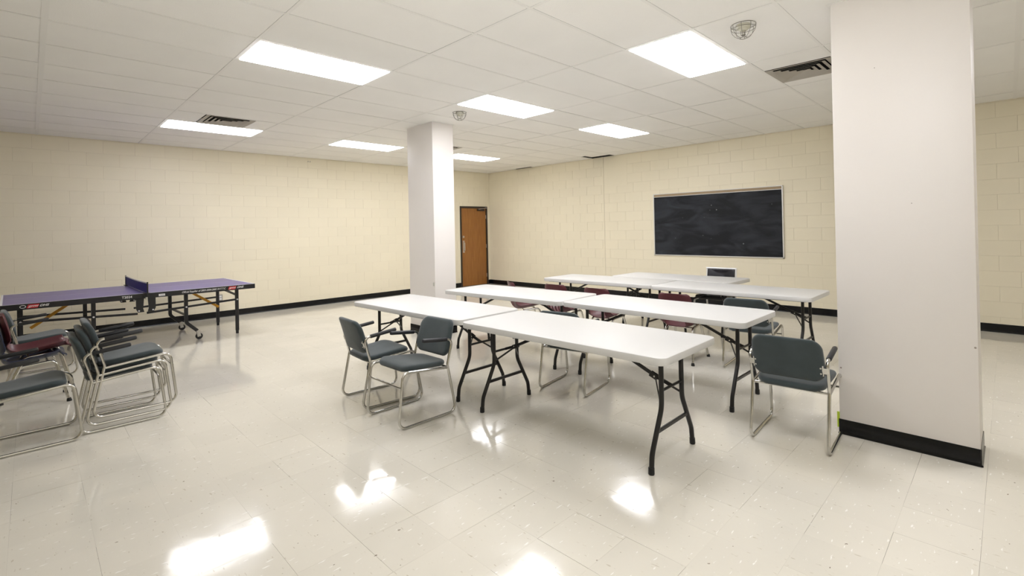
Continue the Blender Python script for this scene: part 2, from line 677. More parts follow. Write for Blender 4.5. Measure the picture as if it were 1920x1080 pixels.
def block_wall(wall, axis, a0, a1, off, holes, limit=300):
    """axis 'x': wall plane y=YW facing -y ; axis 'y': wall plane x=XW facing -x"""
    global_me = {}
    todo = []
    for c in range(0, 16):
        z0, z1 = c * BH, min((c + 1) * BH, H + 0.02)
        if z1 - z0 < 0.01:
            continue
        o_ = off + (0 if c % 2 else BL / 2)
        n0, n1 = math.floor((a0 - o_) / BL), math.ceil((a1 - o_) / BL)
        for n in range(n0, n1):
            b0, b1 = max(a0, o_ + n * BL), min(a1, o_ + (n + 1) * BL)
            segs = [(b0, b1, z0, z1)]
            for (h0, h1, hz) in holes:
                new = []
                for s0, s1, q0, q1 in segs:
                    if s1 <= h0 or s0 >= h1 or q0 >= hz:
                        new.append((s0, s1, q0, q1))
                        continue
                    if s0 < h0:
                        new.append((s0, h0, q0, q1))
                    if s1 > h1:
                        new.append((h1, s1, q0, q1))
                    if q1 > hz:
                        new.append((max(s0, h0), min(s1, h1), hz, q1))
                segs = new
            for s in segs:
                if s[1] - s[0] > 0.02 and s[3] - s[2] > 0.015:
                    mid = ((s[0] + s[1]) / 2, YW, (s[2] + s[3]) / 2) if axis == 'x' else (XW, (s[0] + s[1]) / 2, (s[2] + s[3]) / 2)
                    v = view(mid)
                    d = v[2] if v and -60 < v[0] < 1980 and v[1] > -60 else 100
                    todo.append((d, s))
    todo.sort()
    rest = bmesh.new()
    for i, (d, s) in enumerate(todo):
        g_ = 0.0012
        L_, Hh = s[1] - s[0] - 2 * g_, s[3] - s[2] - 2 * g_
        if L_ <= 0.005:
            continue
        cx, cz = (s[0] + s[1]) / 2, (s[2] + s[3]) / 2
        if i < limit and d < 50:
            key = (round(L_, 4), round(Hh, 4))
            if key not in global_me:
                bm = bmesh.new()
                if axis == 'x':
                    box(bm, -L_ / 2, L_ / 2, 0, 0.006, -Hh / 2, Hh / 2, 0.0016)
                else:
                    box(bm, 0, 0.006, -L_ / 2, L_ / 2, -Hh / 2, Hh / 2, 0.0016)
                o = obj('block', bm, M['block'], wall)
                global_me[key] = o.data
            else:
                o = link('block', global_me[key], wall)
            jit = random.uniform(0, 0.0006)
            o.location = (cx, YW + jit, cz) if axis == 'x' else (XW + jit, cx, cz)
        else:
            if axis == 'x':
                box(rest, cx - L_ / 2, cx + L_ / 2, YW, YW + 0.006, cz - Hh / 2, cz + Hh / 2)
            else:
                box(rest, XW, XW + 0.006, cx - L_ / 2, cx + L_ / 2, cz - Hh / 2, cz + Hh / 2)
    o = obj('blocks_beyond', rest, M['block'], wall)
    o['kind'] = 'stuff'


DX0, DX1, DZ = 4.315, 5.275, 2.135      # door opening (outside of frame)
bm = bmesh.new()
e_ = 0.0035
box(bm, XB - 0.2, DX0, YW + e_, YW + 0.2, 0, H + 0.2)
box(bm, DX1, XW + 0.2, YW + e_, YW + 0.2, 0, H + 0.2)
box(bm, DX0, DX1, YW + e_, YW + 0.2, DZ, H + 0.2)
wall_left = tag(obj('wall_left', bm, M['mortar']), 'long cream painted block wall behind the table tennis table', 'wall', kind='structure')
block_wall(wall_left, 'x', XB, XW, -3.915, [(DX0, DX1, DZ)])
bm = bmesh.new()
box(bm, XW + e_, XW + 0.2, YB - 0.2, YW + 0.2, 0, H + 0.2)
wall_right = tag(obj('wall_right', bm, M['mortar']), 'cream painted block wall carrying the chalkboard', 'wall', kind='structure')
block_wall(wall_right, 'y', YB, YW, -1.85, [(4.585, 4.597, H + 1)])
bm = bmesh.new()
box(bm, XW - 0.001, XW + 0.005, 4.586, 4.596, 0.115, H)
obj('control_joint', bm, M['mortar'], wall_right)
bm = bmesh.new()
box(bm, XW - 0.0015, XW + 0.004, 3.985, 4.580, 2.39, H - 0.005, 0.001)
obj('plaster_patch', bm, M['block'], wall_right)
bm = bmesh.new()
box(bm, XB - 0.2, XB, YB - 0.2, YW + 0.2, 0, H + 0.2)
wall_back = tag(obj('wall_back', bm, M['block']), 'plain cream wall behind the camera to the left', 'wall', kind='structure')
bm = bmesh.new()
box(bm, XB, XW + 0.2, YB - 0.2, YB, 0, H + 0.2)
wall_front = tag(obj('wall_front', bm, M['block']), 'plain cream wall behind the camera to the right', 'wall', kind='structure')


def base_profile(bm, a, b_, nrm, h=0.112):
    """cove vinyl base from a to b_ (2D), nrm = room-side normal"""
    a, b_, n = Vector((*a, 0)), Vector((*b_, 0)), Vector((*nrm, 0))
    prof = [(0, 0.0), (0.011, 0.0), (0.0105, 0.004), (0.006, 0.012), (0.0045, 0.022), (0.0035, h - 0.002), (0.0025, h), (0, h)]
    rings = []
    for p in (a, b_):
        rings.append([p + n * d + Vector((0, 0, z)) for d, z in prof])
    vs = [[bm.verts.new(q) for q in r_] for r_ in rings]
    k = len(prof)
    for i in range(k):
        bm.faces.new((vs[0][i], vs[0][(i + 1) % k], vs[1][(i + 1) % k], vs[1][i]))
    bm.faces.new(vs[0][::-1])
    bm.faces.new(vs[1])


bm = bmesh.new()
base_profile(bm, (XB, YW - 0.0005), (DX0, YW - 0.0005), (0, -1))
base_profile(bm, (DX1, YW - 0.0005), (XW, YW - 0.0005), (0, -1))
tag(obj('baseboard_left', bm, M['vinyl']), 'black vinyl base along the left wall up to the door', 'baseboard', kind='structure')
bm = bmesh.new()
base_profile(bm, (XW - 0.0005, YB), (XW - 0.0005, YW), (-1, 0))
tag(obj('baseboard_right', bm, M['vinyl']), 'black vinyl base under the chalkboard wall', 'baseboard', kind='structure')


def pillar(name, x0, x1, y0, y1, label):
    bm = bmesh.new()
    box(bm, x0, x1, y0, y1, 0, H + 0.05, 0.004, 2)
    p = tag(obj(name, bm, M['pillar'], smooth=0.5), label, 'pillar', kind='structure')
    bm = bmesh.new()
    h = 0.105
    o_ = 0.0005
    for a, b_, n in (((x0, y0), (x0, y1), (-1, 0)), ((x1, y1), (x1, y0), (1, 0)), ((x1, y0), (x0, y0), (0, -1)), ((x0, y1), (x1, y1), (0, 1))):
        base_profile(bm, (a[0] - n[0] * o_, a[1] - n[1] * o_), (b_[0] - n[0] * o_, b_[1] - n[1] * o_), n, h)
    for cx, cy in ((x0, y0), (x0, y1), (x1, y0), (x1, y1)):
        cyl(bm, (cx, cy, 0), (cx, cy, h - 0.001), 0.0052, 10)
        cyl(bm, (cx, cy, 0), (cx, cy, 0.006), 0.0112, 12)
    obj('vinyl_base', bm, M['vinyl'], p, smooth=0.6)
    # ceiling trim angle round the head
    bm = bmesh.new()
    t_ = 0.022
    box(bm, x0 - t_, x1 + t_, y0 - t_, y0, H - 0.002, H + 0.0005)
    box(bm, x0 - t_, x1 + t_, y1, y1 + t_, H - 0.002, H + 0.0005)
    box(bm, x0 - t_, x0, y0, y1, H - 0.002, H + 0.0005)
    box(bm, x1, x1 + t_, y0, y1, H - 0.002, H + 0.0005)
    obj('ceiling_trim', bm, M['tee'], p)
    return p


pb = pillar('pillar', *PIL[0], 'thick off-white square pillar with black base at right')
ps = pillar('pillar', *PIL[1], 'slim off-white pillar standing behind the left white table')
for (y_, z_, s_) in ((-1.587, 0.722, 0.006), (-0.885, 0.47, 0.006), (-1.12, 2.55, 0.003), (-1.30, 1.62, 0.003)):
    bm = bmesh.new()
    cyl(bm, (0.3425, y_, z_), (0.3415, y_, z_), s_, 8)
    obj('chip', bm, M['chip'], pb)
bm = bmesh.new()
tube(bm, [(0.3405, 4.045, 0.715), (0.3405, 4.045, 0.765)], 0.012, 10)
obj('corner_plate', bm, M['steel'], ps)
bm = bmesh.new()
box(bm, 0.35, 0.355, -0.8695, -0.853, 0.04, 0.150, 0.001)
tag(obj('warning_tape', bm, M['neon']), 'neon yellow tape tab at the foot of the thick pillar', 'tape')

# ------------------------------------------------------------------ door
dr = thing('door_1', 'orange-brown veneer door in a dark frame in the far corner', 'door', ((DX0 + DX1) / 2, YW, 0), kind='structure')
W2 = (DX1 - DX0) / 2
bm = bmesh.new()
fw = 0.05
box(bm, -W2, -W2 + fw, -0.012, 0.12, 0, DZ, 0.002)
box(bm, W2 - fw, W2, -0.012, 0.12, 0, DZ, 0.002)
box(bm, -W2 + fw, W2 - fw, -0.012, 0.12, DZ - fw, DZ, 0.002)
box(bm, -W2 + fw, -W2 + fw + 0.012, 0.055, 0.12, 0, DZ - fw)
box(bm, W2 - fw - 0.012, W2 - fw, 0.055, 0.12, 0, DZ - fw)
obj('door_frame', bm, M['door_frame'], dr)
bm = bmesh.new()
box(bm, -W2 + fw + 0.003, W2 - fw - 0.003, 0.008, 0.052, 0.008, DZ - fw - 0.003, 0.002)
leaf = obj('door_leaf', bm, M['wood'], dr)
bm = bmesh.new()
xh = -W2 + fw + 0.065
box(bm, xh - 0.03, xh + 0.03, 0.004, 0.008, 0.90, 1.22, 0.001)
tube(bm, fillet([(xh + 0.004, 0.005, 0.95), (xh + 0.004, -0.04, 0.95), (xh + 0.004, -0.04, 1.17), (xh + 0.004, 0.005, 1.17)], 0.02), 0.010, 10)
obj('pull_handle', bm, M['brass'], leaf, smooth=0.6)
bm = bmesh.new()
cyl(bm, (xh - 0.012, 0.008, 1.32), (xh - 0.012, -0.010, 1.32), 0.030, 20)
cyl(bm, (xh - 0.012, -0.010, 1.32), (xh - 0.012, -0.013, 1.32), 0.016, 16)
obj('lock_cylinder', bm, M['brass'], leaf, smooth=0.6)
bm = bmesh.new()
box(bm, 0.12, 0.36, -0.04, 0.008, DZ - 0.12, DZ - 0.065, 0.004)
obj('closer_body', bm, M['door_frame'], dr)
bm = bmesh.new()
bar(bm, (0.14, -0.045, DZ - 0.075), (0.36, -0.16, DZ - 0.045), 0.018, 0.008)
bar(bm, (0.36, -0.16, DZ - 0.045), (0.40, -0.012, DZ - 0.03), 0.018, 0.008)
obj('closer_arm', bm, M['brass'], dr)
for z_ in (0.25, 1.05, 1.85):
    bm = bmesh.new()
    cyl(bm, (W2 - fw, 0.0, z_ - 0.05), (W2 - fw, 0.0, z_ + 0.05), 0.008, 10)
    obj('hinge', bm, M['brass'], dr)

# ------------------------------------------------------------------ ceiling fittings
LL = {(-2, 4): 'nearest large ceiling light panel at upper left, long and slanting',
      (0, 0): 'large ceiling light panel beside the caged detector and big vent',
      (0, 4): 'ceiling light panel in the middle, above the small caged detector',
      (2, 4): 'ceiling light panel closest to the chalkboard wall, upper right of centre',
      (-2, 10): 'narrow ceiling light panel touching a grey vent, by the left wall',
      (0, 10): 'narrow ceiling light panel immediately left of the slim pillar',
      (2, 10): 'farthest narrow ceiling light panel, emerging right of the slim pillar',
      (-2, -3): 'added fill light panel, unseen, behind and right of the camera',  # added out of view as general fill
      (1, -5): 'added fill light panel, unseen, beyond the right edge of the picture'}  # added out of view to brighten the right wall and ceiling
Lroot = None
for (k, j), lab in LL.items():
    x, y = (k + 0.5) * CW, (j + 0.5) * CD
    if Lroot is None:
        Lroot = thing('ceiling_light', lab, 'light', (x, y, H), 0, 'fluorescent ceiling panels')
        bm = bmesh.new()
        a, c_ = CW / 2 - 0.012, CD / 2 - 0.012
        f_ = 0.014
        for dims in ((-a, a, -c_, -c_ + f_), (-a, a, c_ - f_, c_), (-a, -a + f_, -c_ + f_, c_ - f_), (a - f_, a, -c_ + f_, c_ - f_)):
            box(bm, *dims, -0.002, 0.10)
        box(bm, -a, a, -c_, c_, 0.10, 0.104)
        obj('frame', bm, M['tee'], Lroot)
        bm = bmesh.new()
        box(bm, -a + f_ + 0.001, a - f_ - 0.001, -c_ + f_ + 0.001, c_ - f_ - 0.001, -0.008, 0.004, 0.001)
        obj('diffuser', bm, M['lamp'], Lroot)
    else:
        dup(Lroot, (x, y, H), 0, lab)

VL = {(1, -1): 'large grey ceiling vent next to the thick pillar', (-2, 9): 'grey ceiling vent against the light near the left wall',
      (1, 9): 'grey ceiling vent mostly hidden behind the slim pillar'}


def frustum_ring(bm, o0, z0, i0_, z1, th=0.0015):
    rings = []
    for s, z in ((o0, z0), (i0_, z1), (i0_, z1 + th), (o0, z0 + th)):
        rings.append([bm.verts.new((sx * s, sy * s, z)) for sx, sy in ((-1, -1), (1, -1), (1, 1), (-1, 1))])
    for a in range(4):
        A, B = rings[a], rings[(a + 1) % 4]
        for k in range(4):
            bm.faces.new((A[k], A[(k + 1) % 4], B[(k + 1) % 4], B[k]))


Vroot = None
for (k, j), lab in VL.items():
    x, y = vents[(k, j)], (j + 0.5) * CD
    if Vroot is None:
        Vroot = thing('ceiling_vent', lab, 'vent', (x, y, H), 0, 'square ceiling air vents')
        bm = bmesh.new()
        frustum_ring(bm, 0.292, -0.003, 0.235, 0.006)
        obj('frame', bm, M['vent'], Vroot)
        bm = bmesh.new()
        box(bm, -0.24, 0.24, -0.24, 0.24, 0.13, 0.135)
        for dims in ((-0.24, 0.24, -0.24, -0.236), (-0.24, 0.24, 0.236, 0.24), (-0.24, -0.236, -0.236, 0.236), (0.236, 0.24, -0.236, 0.236)):
            box(bm, *dims, 0.007, 0.13)
        obj('throat', bm, M['vent_dark'], Vroot)
        for s in (0.228, 0.168, 0.112, 0.060):
            bm = bmesh.new()
            frustum_ring(bm, s, -0.006, max(s - 0.043, 0.008), 0.011)
            obj('louvre', bm, M['vent'], Vroot)
    else:
        dup(Vroot, (x, y, H), 0, lab)

Droot = None
for x, y, lab in ((0.226, -0.313, 'large wire-caged heat detector beside the bright panel at upper right'),
                  (0.309, 3.341, 'small wire-caged heat detector above the slim pillar')):
    if Droot is None:
        Droot = thing('heat_detector', lab, 'detector', (x, y, H), 0, 'wire-caged detectors')
        bm = bmesh.new()
        prof = [(0.052, -0.001), (0.052, -0.022), (0.047, -0.030), (0.034, -0.034), (0.030, -0.044), (0.024, -0.048), (0.012, -0.052)]
        rings_solid(bm, [[(r_ * math.cos(2 * PI * q / 24), r_ * math.sin(2 * PI * q / 24), z) for q in range(24)] for r_, z in prof])
        hd = obj('detector_body', bm, M['detector'], Droot, smooth=0.7)
        bm = bmesh.new()
        for q in range(3):
            a = 2 * PI * q / 3
            tube(bm, [(0.02 * math.cos(a), 0.02 * math.sin(a), -0.046), (0.018 * math.cos(a), 0.018 * math.sin(a), -0.078), (0.004 * math.cos(a), 0.004 * math.sin(a), -0.082)], 0.002, 6)
        cyl(bm, (0, 0, -0.080), (0, 0, -0.083), 0.016, 16)
        obj('sensor', bm, M['wire'], Droot)
        bm = bmesh.new()
        circ = lambda r_, z: [(r_ * math.cos(2 * PI * q / 28), r_ * math.sin(2 * PI * q / 28), z) for q in range(28)]
        tube(bm, circ(0.090, -0.004), 0.0022, 6, closed=True)
        tube(bm, circ(0.087, -0.030), 0.0018, 6, closed=True)
        tube(bm, circ(0.024, -0.103), 0.0022, 6, closed=True)
        for q in range(8):
            a = 2 * PI * q / 8 + 0.2
            pts = []
            for r_, z in ((0.090, -0.003), (0.089, -0.028), (0.080, -0.058), (0.060, -0.084), (0.040, -0.098), (0.024, -0.103)):
                pts.append((r_ * math.cos(a), r_ * math.sin(a), z))
            tube(bm, pts, 0.0018, 6)
        obj('wire_guard', bm, M['wire'], Droot)
    else:
        dup(Droot, (x, y, H), 0.3, lab)

# ------------------------------------------------------------------ chalkboard
by0, by1, bz0, bz1 = 0.94, 3.372, 0.905, 2.150
cb = thing('chalkboard', 'wide dark chalkboard in a thin aluminium frame on the right wall', 'chalkboard', (XW, (by0 + by1) / 2, (bz0 + bz1) / 2), 0)
hy, hz = (by1 - by0) / 2, (bz1 - bz0) / 2
bm = bmesh.new()
box(bm, -0.016, -0.001, -hy + 0.018, hy - 0.018, -hz + 0.018, hz - 0.06)
obj('board_panel', bm, M['slate'], cb)
for n_, dims in (('frame_rail', (-hy, hy, -hz, -hz + 0.02)), ('frame_rail', (-hy, hy, hz - 0.012, hz)), ('frame_rail', (-hy, hy, hz - 0.066, hz - 0.056)),
                 ('frame_stile', (-hy, -hy + 0.02, -hz, hz)), ('frame_stile', (hy - 0.02, hy, -hz, hz))):
    bm = bmesh.new()
    box(bm, -0.026, -0.0005, *dims, 0.002)
    obj(n_, bm, M['alu'], cb)
bm = bmesh.new()
box(bm, -0.020, -0.001, -hy + 0.02, hy - 0.02, hz - 0.056, hz - 0.012)
obj('cork_strip', bm, M['cork'], cb)

# wall fittings
ol = thing('wall_outlet', 'small grey outlet plate low on the left wall behind the table tennis table', 'outlet', (-1.285, YW, 0.36))
bm = bmesh.new()
box(bm, -0.036, 0.036, -0.012, -0.001, -0.058, 0.058, 0.003)
obj('cover_plate', bm, M['outlet'], ol)
for z_ in (-0.022, 0.022):
    bm = bmesh.new()
    box(bm, -0.018, 0.018, -0.015, -0.0118, z_ - 0.016, z_ + 0.016, 0.001)
    obj('socket', bm, M['print'], ol)
wh = thing('wall_hook', 'tiny pair of fixings high on the left wall near the ceiling', 'hook', (0.38, YW, 2.985))
for s in (-0.02, 0.02):
    bm = bmesh.new()
    cyl(bm, (s, -0.001, 0), (s, -0.014, 0), 0.009, 8)
    obj('screw', bm, M['outlet'], wh)


# ------------------------------------------------------------------ folding tables
def make_table(label, loc, rz):
    t = thing('folding_table', label, 'table', loc, rz, 'white folding tables')
    W_, L_, TH, ZT = 0.765, 1.825, 0.048, 0.742
    bm = bmesh.new()
    rings = []
    for ins, z in ((0.030, ZT - TH + 0.012), (0.012, ZT - TH + 0.0015), (0.006, ZT - TH), (0.001, ZT - TH + 0.003), (0.0, ZT - TH + 0.008), (0.0, ZT - 0.007), (0.002, ZT - 0.002), (0.007, ZT)):
        rings.append([(x, y, z) for x, y in rrect(W_ - 2 * ins, L_ - 2 * ins, 0.062 - ins * 0.8, 7)])
    rings_solid(bm, rings)
    obj('tabletop', bm, M['white_plastic'], t, smooth=0.6)
    # steel rails under the top
    for s in (-1, 1):
        bm = bmesh.new()
        box(bm, s * 0.30 - 0.012, s * 0.30 + 0.012, -0.84, 0.84, ZT - TH - 0.012, ZT - TH + 0.013, 0.002)
        obj('side_rail', bm, M['leg_metal'], t)
    for e in (-1, 1):
        ye = e * 0.765
        for s in (-1, 1):
            bm = bmesh.new()
            pts = fillet([(s * 0.137, ye, ZT - TH + 0.012), (s * 0.140, ye, 0.365), (s * 0.272, ye, 0.115), (s * 0.285, ye, 0.008)], [0, 0.16, 0.12, 0], 6)
            tube(bm, pts, 0.0158, 12)
            lg = obj('leg', bm, M['leg_metal'], t, smooth=0.7)
            bm = bmesh.new()
            tube(bm, [(s * 0.285, ye, 0.0), (s * 0.285, ye, 0.004), (s * 0.2835, ye, 0.042)], 0.019, 12, radii=[0.017, 0.019, 0.0185])
            obj('rubber_foot', bm, M['rubber'], lg, smooth=0.7)
        bm = bmesh.new()
        bar(bm, (-0.205, ye, 0.232), (0.205, ye, 0.232), 0.016, 0.024, 0.003)
        obj('lower_crossbar', bm, M['leg_metal'], t)
        bm = bmesh.new()
        cyl(bm, (-0.138, ye, 0.470), (0.138, ye, 0.470), 0.0095, 10)
        obj('upper_crossbar', bm, M['leg_metal'], t, smooth=0.7)
        bm = bmesh.new()
        cyl(bm, (-0.30, ye, ZT - TH - 0.004), (0.30, ye, ZT - TH - 0.004), 0.011, 10)
        obj('pivot_tube', bm, M['leg_metal'], t, smooth=0.7)
        yh = ye - e * 0.115
        bm = bmesh.new()
        bar(bm, (0, ye, 0.470), (0, yh, 0.510), 0.018, 0.022, 0.003)
        bar(bm, (0, yh, 0.510), (0, ye - e * 0.52, ZT - TH - 0.002), 0.013, 0.024, 0.003)
        bar(bm, (-0.011, yh + e * 0.02, 0.500), (-0.011, yh - e * 0.035, 0.523), 0.008, 0.034, 0.002)
        bar(bm, (0.011, yh + e * 0.02, 0.500), (0.011, yh - e * 0.035, 0.523), 0.008, 0.034, 0.002)
        br = obj('folding_brace', bm, M['leg_metal'], t)
        bm = bmesh.new()
        cyl(bm, (-0.018, yh, 0.510), (0.018, yh, 0.510), 0.006, 8)
        obj('rivet', bm, M['steel'], br)
        bm = bmesh.new()
        for s in (-1, 1):
            bar(bm, (0, yh, 0.505), (s * 0.139, ye - e * 0.01, 0.395), 0.006, 0.014)
        obj('stay', bm, M['leg_metal'], t)
        bm = bmesh.new()
        box(bm, -0.30, 0.30, ye - e * 0.52 - 0.015, ye - e * 0.52 + 0.015, ZT - TH - 0.006, ZT - TH + 0.013, 0.002)
        obj('cross_rail', bm, M['leg_metal'], t)
    return t


TB = [((-0.818, 0.578, 0), 0.018, 'front white folding table with its rounded right end nearest the camera'),
      ((-0.826, 2.462, 0), 0.026, 'leftmost white folding table, its long side behind the two facing grey chairs'),
      ((0.445, 2.475, 0), 0.070, 'white folding table in the middle row, left of the seam, nearest the slim pillar'),
      ((0.525, 0.612, 0), 0.000, 'white folding table in the middle row, its right end before the armchair by the pillar'),
      ((2.270, 2.430, 0), 0.030, 'white folding table of the third row at left, its far end free before the corner'),
      ((2.255, 0.588, 0), 0.000, 'white folding table of the third row at right, its end nearest the thick pillar'),
      ((3.080, 1.735, 0), 0.000, 'rearmost white folding table, under the chalkboard before the black padded chair')]
t0 = make_table(TB[0][2], TB[0][0], TB[0][1])
for loc, rz, lab in TB[1:]:
    dup(t0, loc, rz, lab)


# ------------------------------------------------------------------ sled-base armchairs
def make_armchair(label, loc, rz, group):
    t = thing('armchair', label, 'chair', loc, rz, group)
    r = 0.0108
    X0 = -0.277
    for s, y in ((1, 0.2325), (-1, -0.2325)):
        P = [(0.086, 0.385), (0.508, 0.430), (0.553, r), (0.002, r), (0.084, 0.405), (0.030, 0.607), (0.305, 0.640)]
        pts = [(X0 + x, y, z) for x, z in P]
        bm = bmesh.new()
        tube(bm, fillet(pts, [0, 0.055, 0.060, 0.055, 0.08, 0.042, 0], 6), r, 10)
        fr = obj('side_frame', bm, M['chrome'], t, smooth=0.7)
        bm = bmesh.new()
        a, b_ = Vector((X0 + 0.085, y, 0.6135)), Vector((X0 + 0.325, y, 0.6424))
        tube(bm, [a, a + (b_ - a) * 0.02, a + (b_ - a) * 0.95, a + (b_ - a) * 0.985, b_], 0.0165, 12, radii=[0.0135, 0.0165, 0.0165, 0.0145, 0.009])
        obj('arm_pad', bm, M['arm'], t, smooth=0.7)
        # bracket between frame and backrest
        bm = bmesh.new()
        box(bm, -0.0015, 0.0015, -0.020, 0.016, -0.037, 0.037, 0.001)
        box(bm, -0.0015, 0.0015, 0.015, 0.040, -0.020, 0.020, 0.001)
        ang = math.atan2(0.054, 0.20)
        Mx = Matrix.Translation((X0 + 0.033, y - s * 0.036, 0.545)) @ Matrix.Rotation(-ang * 1.0, 4, 'Y') @ Matrix.Diagonal((1, s, 1, 1))
        bmesh.ops.transform(bm, matrix=Mx, verts=bm.verts)
        bk = obj('back_bracket', bm, M['steel'], t)
        bm = bmesh.new()
        for dz in (-0.019, 0.019):
            cyl(bm, (-0.001, 0, dz), (-0.006, 0, dz), 0.0055, 8)
        bmesh.ops.transform(bm, matrix=Mx, verts=bm.verts)
        obj('screw', bm, M['steel'], bk)
    bm = bmesh.new()
    cyl(bm, (X0 + 0.525, -0.2325, 0.320), (X0 + 0.525, 0.2325, 0.320), 0.0085, 8)
    obj('front_crossbar', bm, M['chrome'], t, smooth=0.7)
    bm = bmesh.new()
    cyl(bm, (X0 + 0.084, -0.2325, 0.388), (X0 + 0.084, 0.2325, 0.388), 0.0085, 8)
    obj('rear_crossbar', bm, M['chrome'], t, smooth=0.7)
    # seat cushion
    out = []
    for x, y in rrect(0.412, 0.435, 0.080, 7):
        y *= 1.0 + 0.06 * (x / 0.206)
        if x < -0.17:
            x -= 0.012 * math.cos(y / 0.22 * PI / 2)
        if x > 0.17:
            x += 0.012 * math.cos(y / 0.22 * PI / 2)
        out.append((x, y))

    def fs(a, b_, h_):
        xx = X0 + 0.262 + a
        u = a / 0.215
        z = 0.431 + 0.10 * a * 1.05
        z += -0.010 * (1 - (b_ / 0.22) ** 2) * (1 - 0.6 * u * u)
        z -= 0.020 * max(0, u - 0.55) ** 2 / 0.2
        z += 0.012 * max(0, -u - 0.5)
        return (xx, b_, z + h_)
    obj('seat', cushion(out, 0.046, 0.08, fs), M['fabric'], t, smooth=1.2)
    # backrest
    out = []
    for y, z in rrect(0.446, 0.270, 0.062, 7):
        if z < 0:
            z -= 0.030 * (1 - (y / 0.223) ** 2)
        else:
            z += 0.006 * (1 - (y / 0.223) ** 2)
        if z > 0:
            y *= 1.0 - 0.07 * z / 0.135
        out.append((y, z))

    def fb(a, b_, h_):
        x = 0.072 - 0.088 * (b_ + 0.15) / 0.30 - 0.018 * (1 - (a / 0.22) ** 2)
        x += 0.010 * math.cos(b_ / 0.14 * PI / 2)
        return (X0 + x + h_, a, 0.612 + b_)
    obj('backrest', cushion(out, 0.046, 0.15, fb), M['fabric'], t, smooth=1.2)
    return t


G_S = 'stacked green-grey armchairs'
AC = [((-1.485, 2.325, 0), -0.085, 'grey armchair facing right at the left table, the left of the facing pair', None),
      ((-1.530, 1.742, 0), PI + 0.02, 'grey armchair facing left, backed against the left table, the right of the facing pair', None),
      ((-0.075, 1.190, 0), 0.175, 'grey armchair behind the front table, only its seat and chrome base showing beneath', None),
      ((0.112, -0.660, 0), 0.060, 'grey armchair seen from behind, standing against the thick pillar', None),
      ((1.690, 0.185, 0), 0.100, 'grey armchair pulled up to the third row, behind the middle-row table end', None),
      ((-3.760, 3.395, 0), 0.0, 'nearest dark grey armchair at the left edge, cut by the picture border', None),
      ((-3.665, 5.790, 0), 0.02, 'dark grey armchair farthest back on the left, beneath the table tennis table end', None),
      ((-3.228, 3.485, 0.0), 0.0, 'bottom armchair of the stack of three in front of the table tennis table', G_S),
      ((-3.190, 3.485, 0.050), 0.0, 'middle armchair of the stack of three in front of the table tennis table', G_S),
      ((-3.152, 3.485, 0.100), 0.0, 'top armchair of the stack of three in front of the table tennis table', G_S)]
ac0 = make_armchair(AC[0][2], AC[0][0], AC[0][1], 'grey sled-base armchairs')
for loc, rz, lab, gr in AC[1:]:
    dup(ac0, loc, rz, lab, gr or 'grey sled-base armchairs')


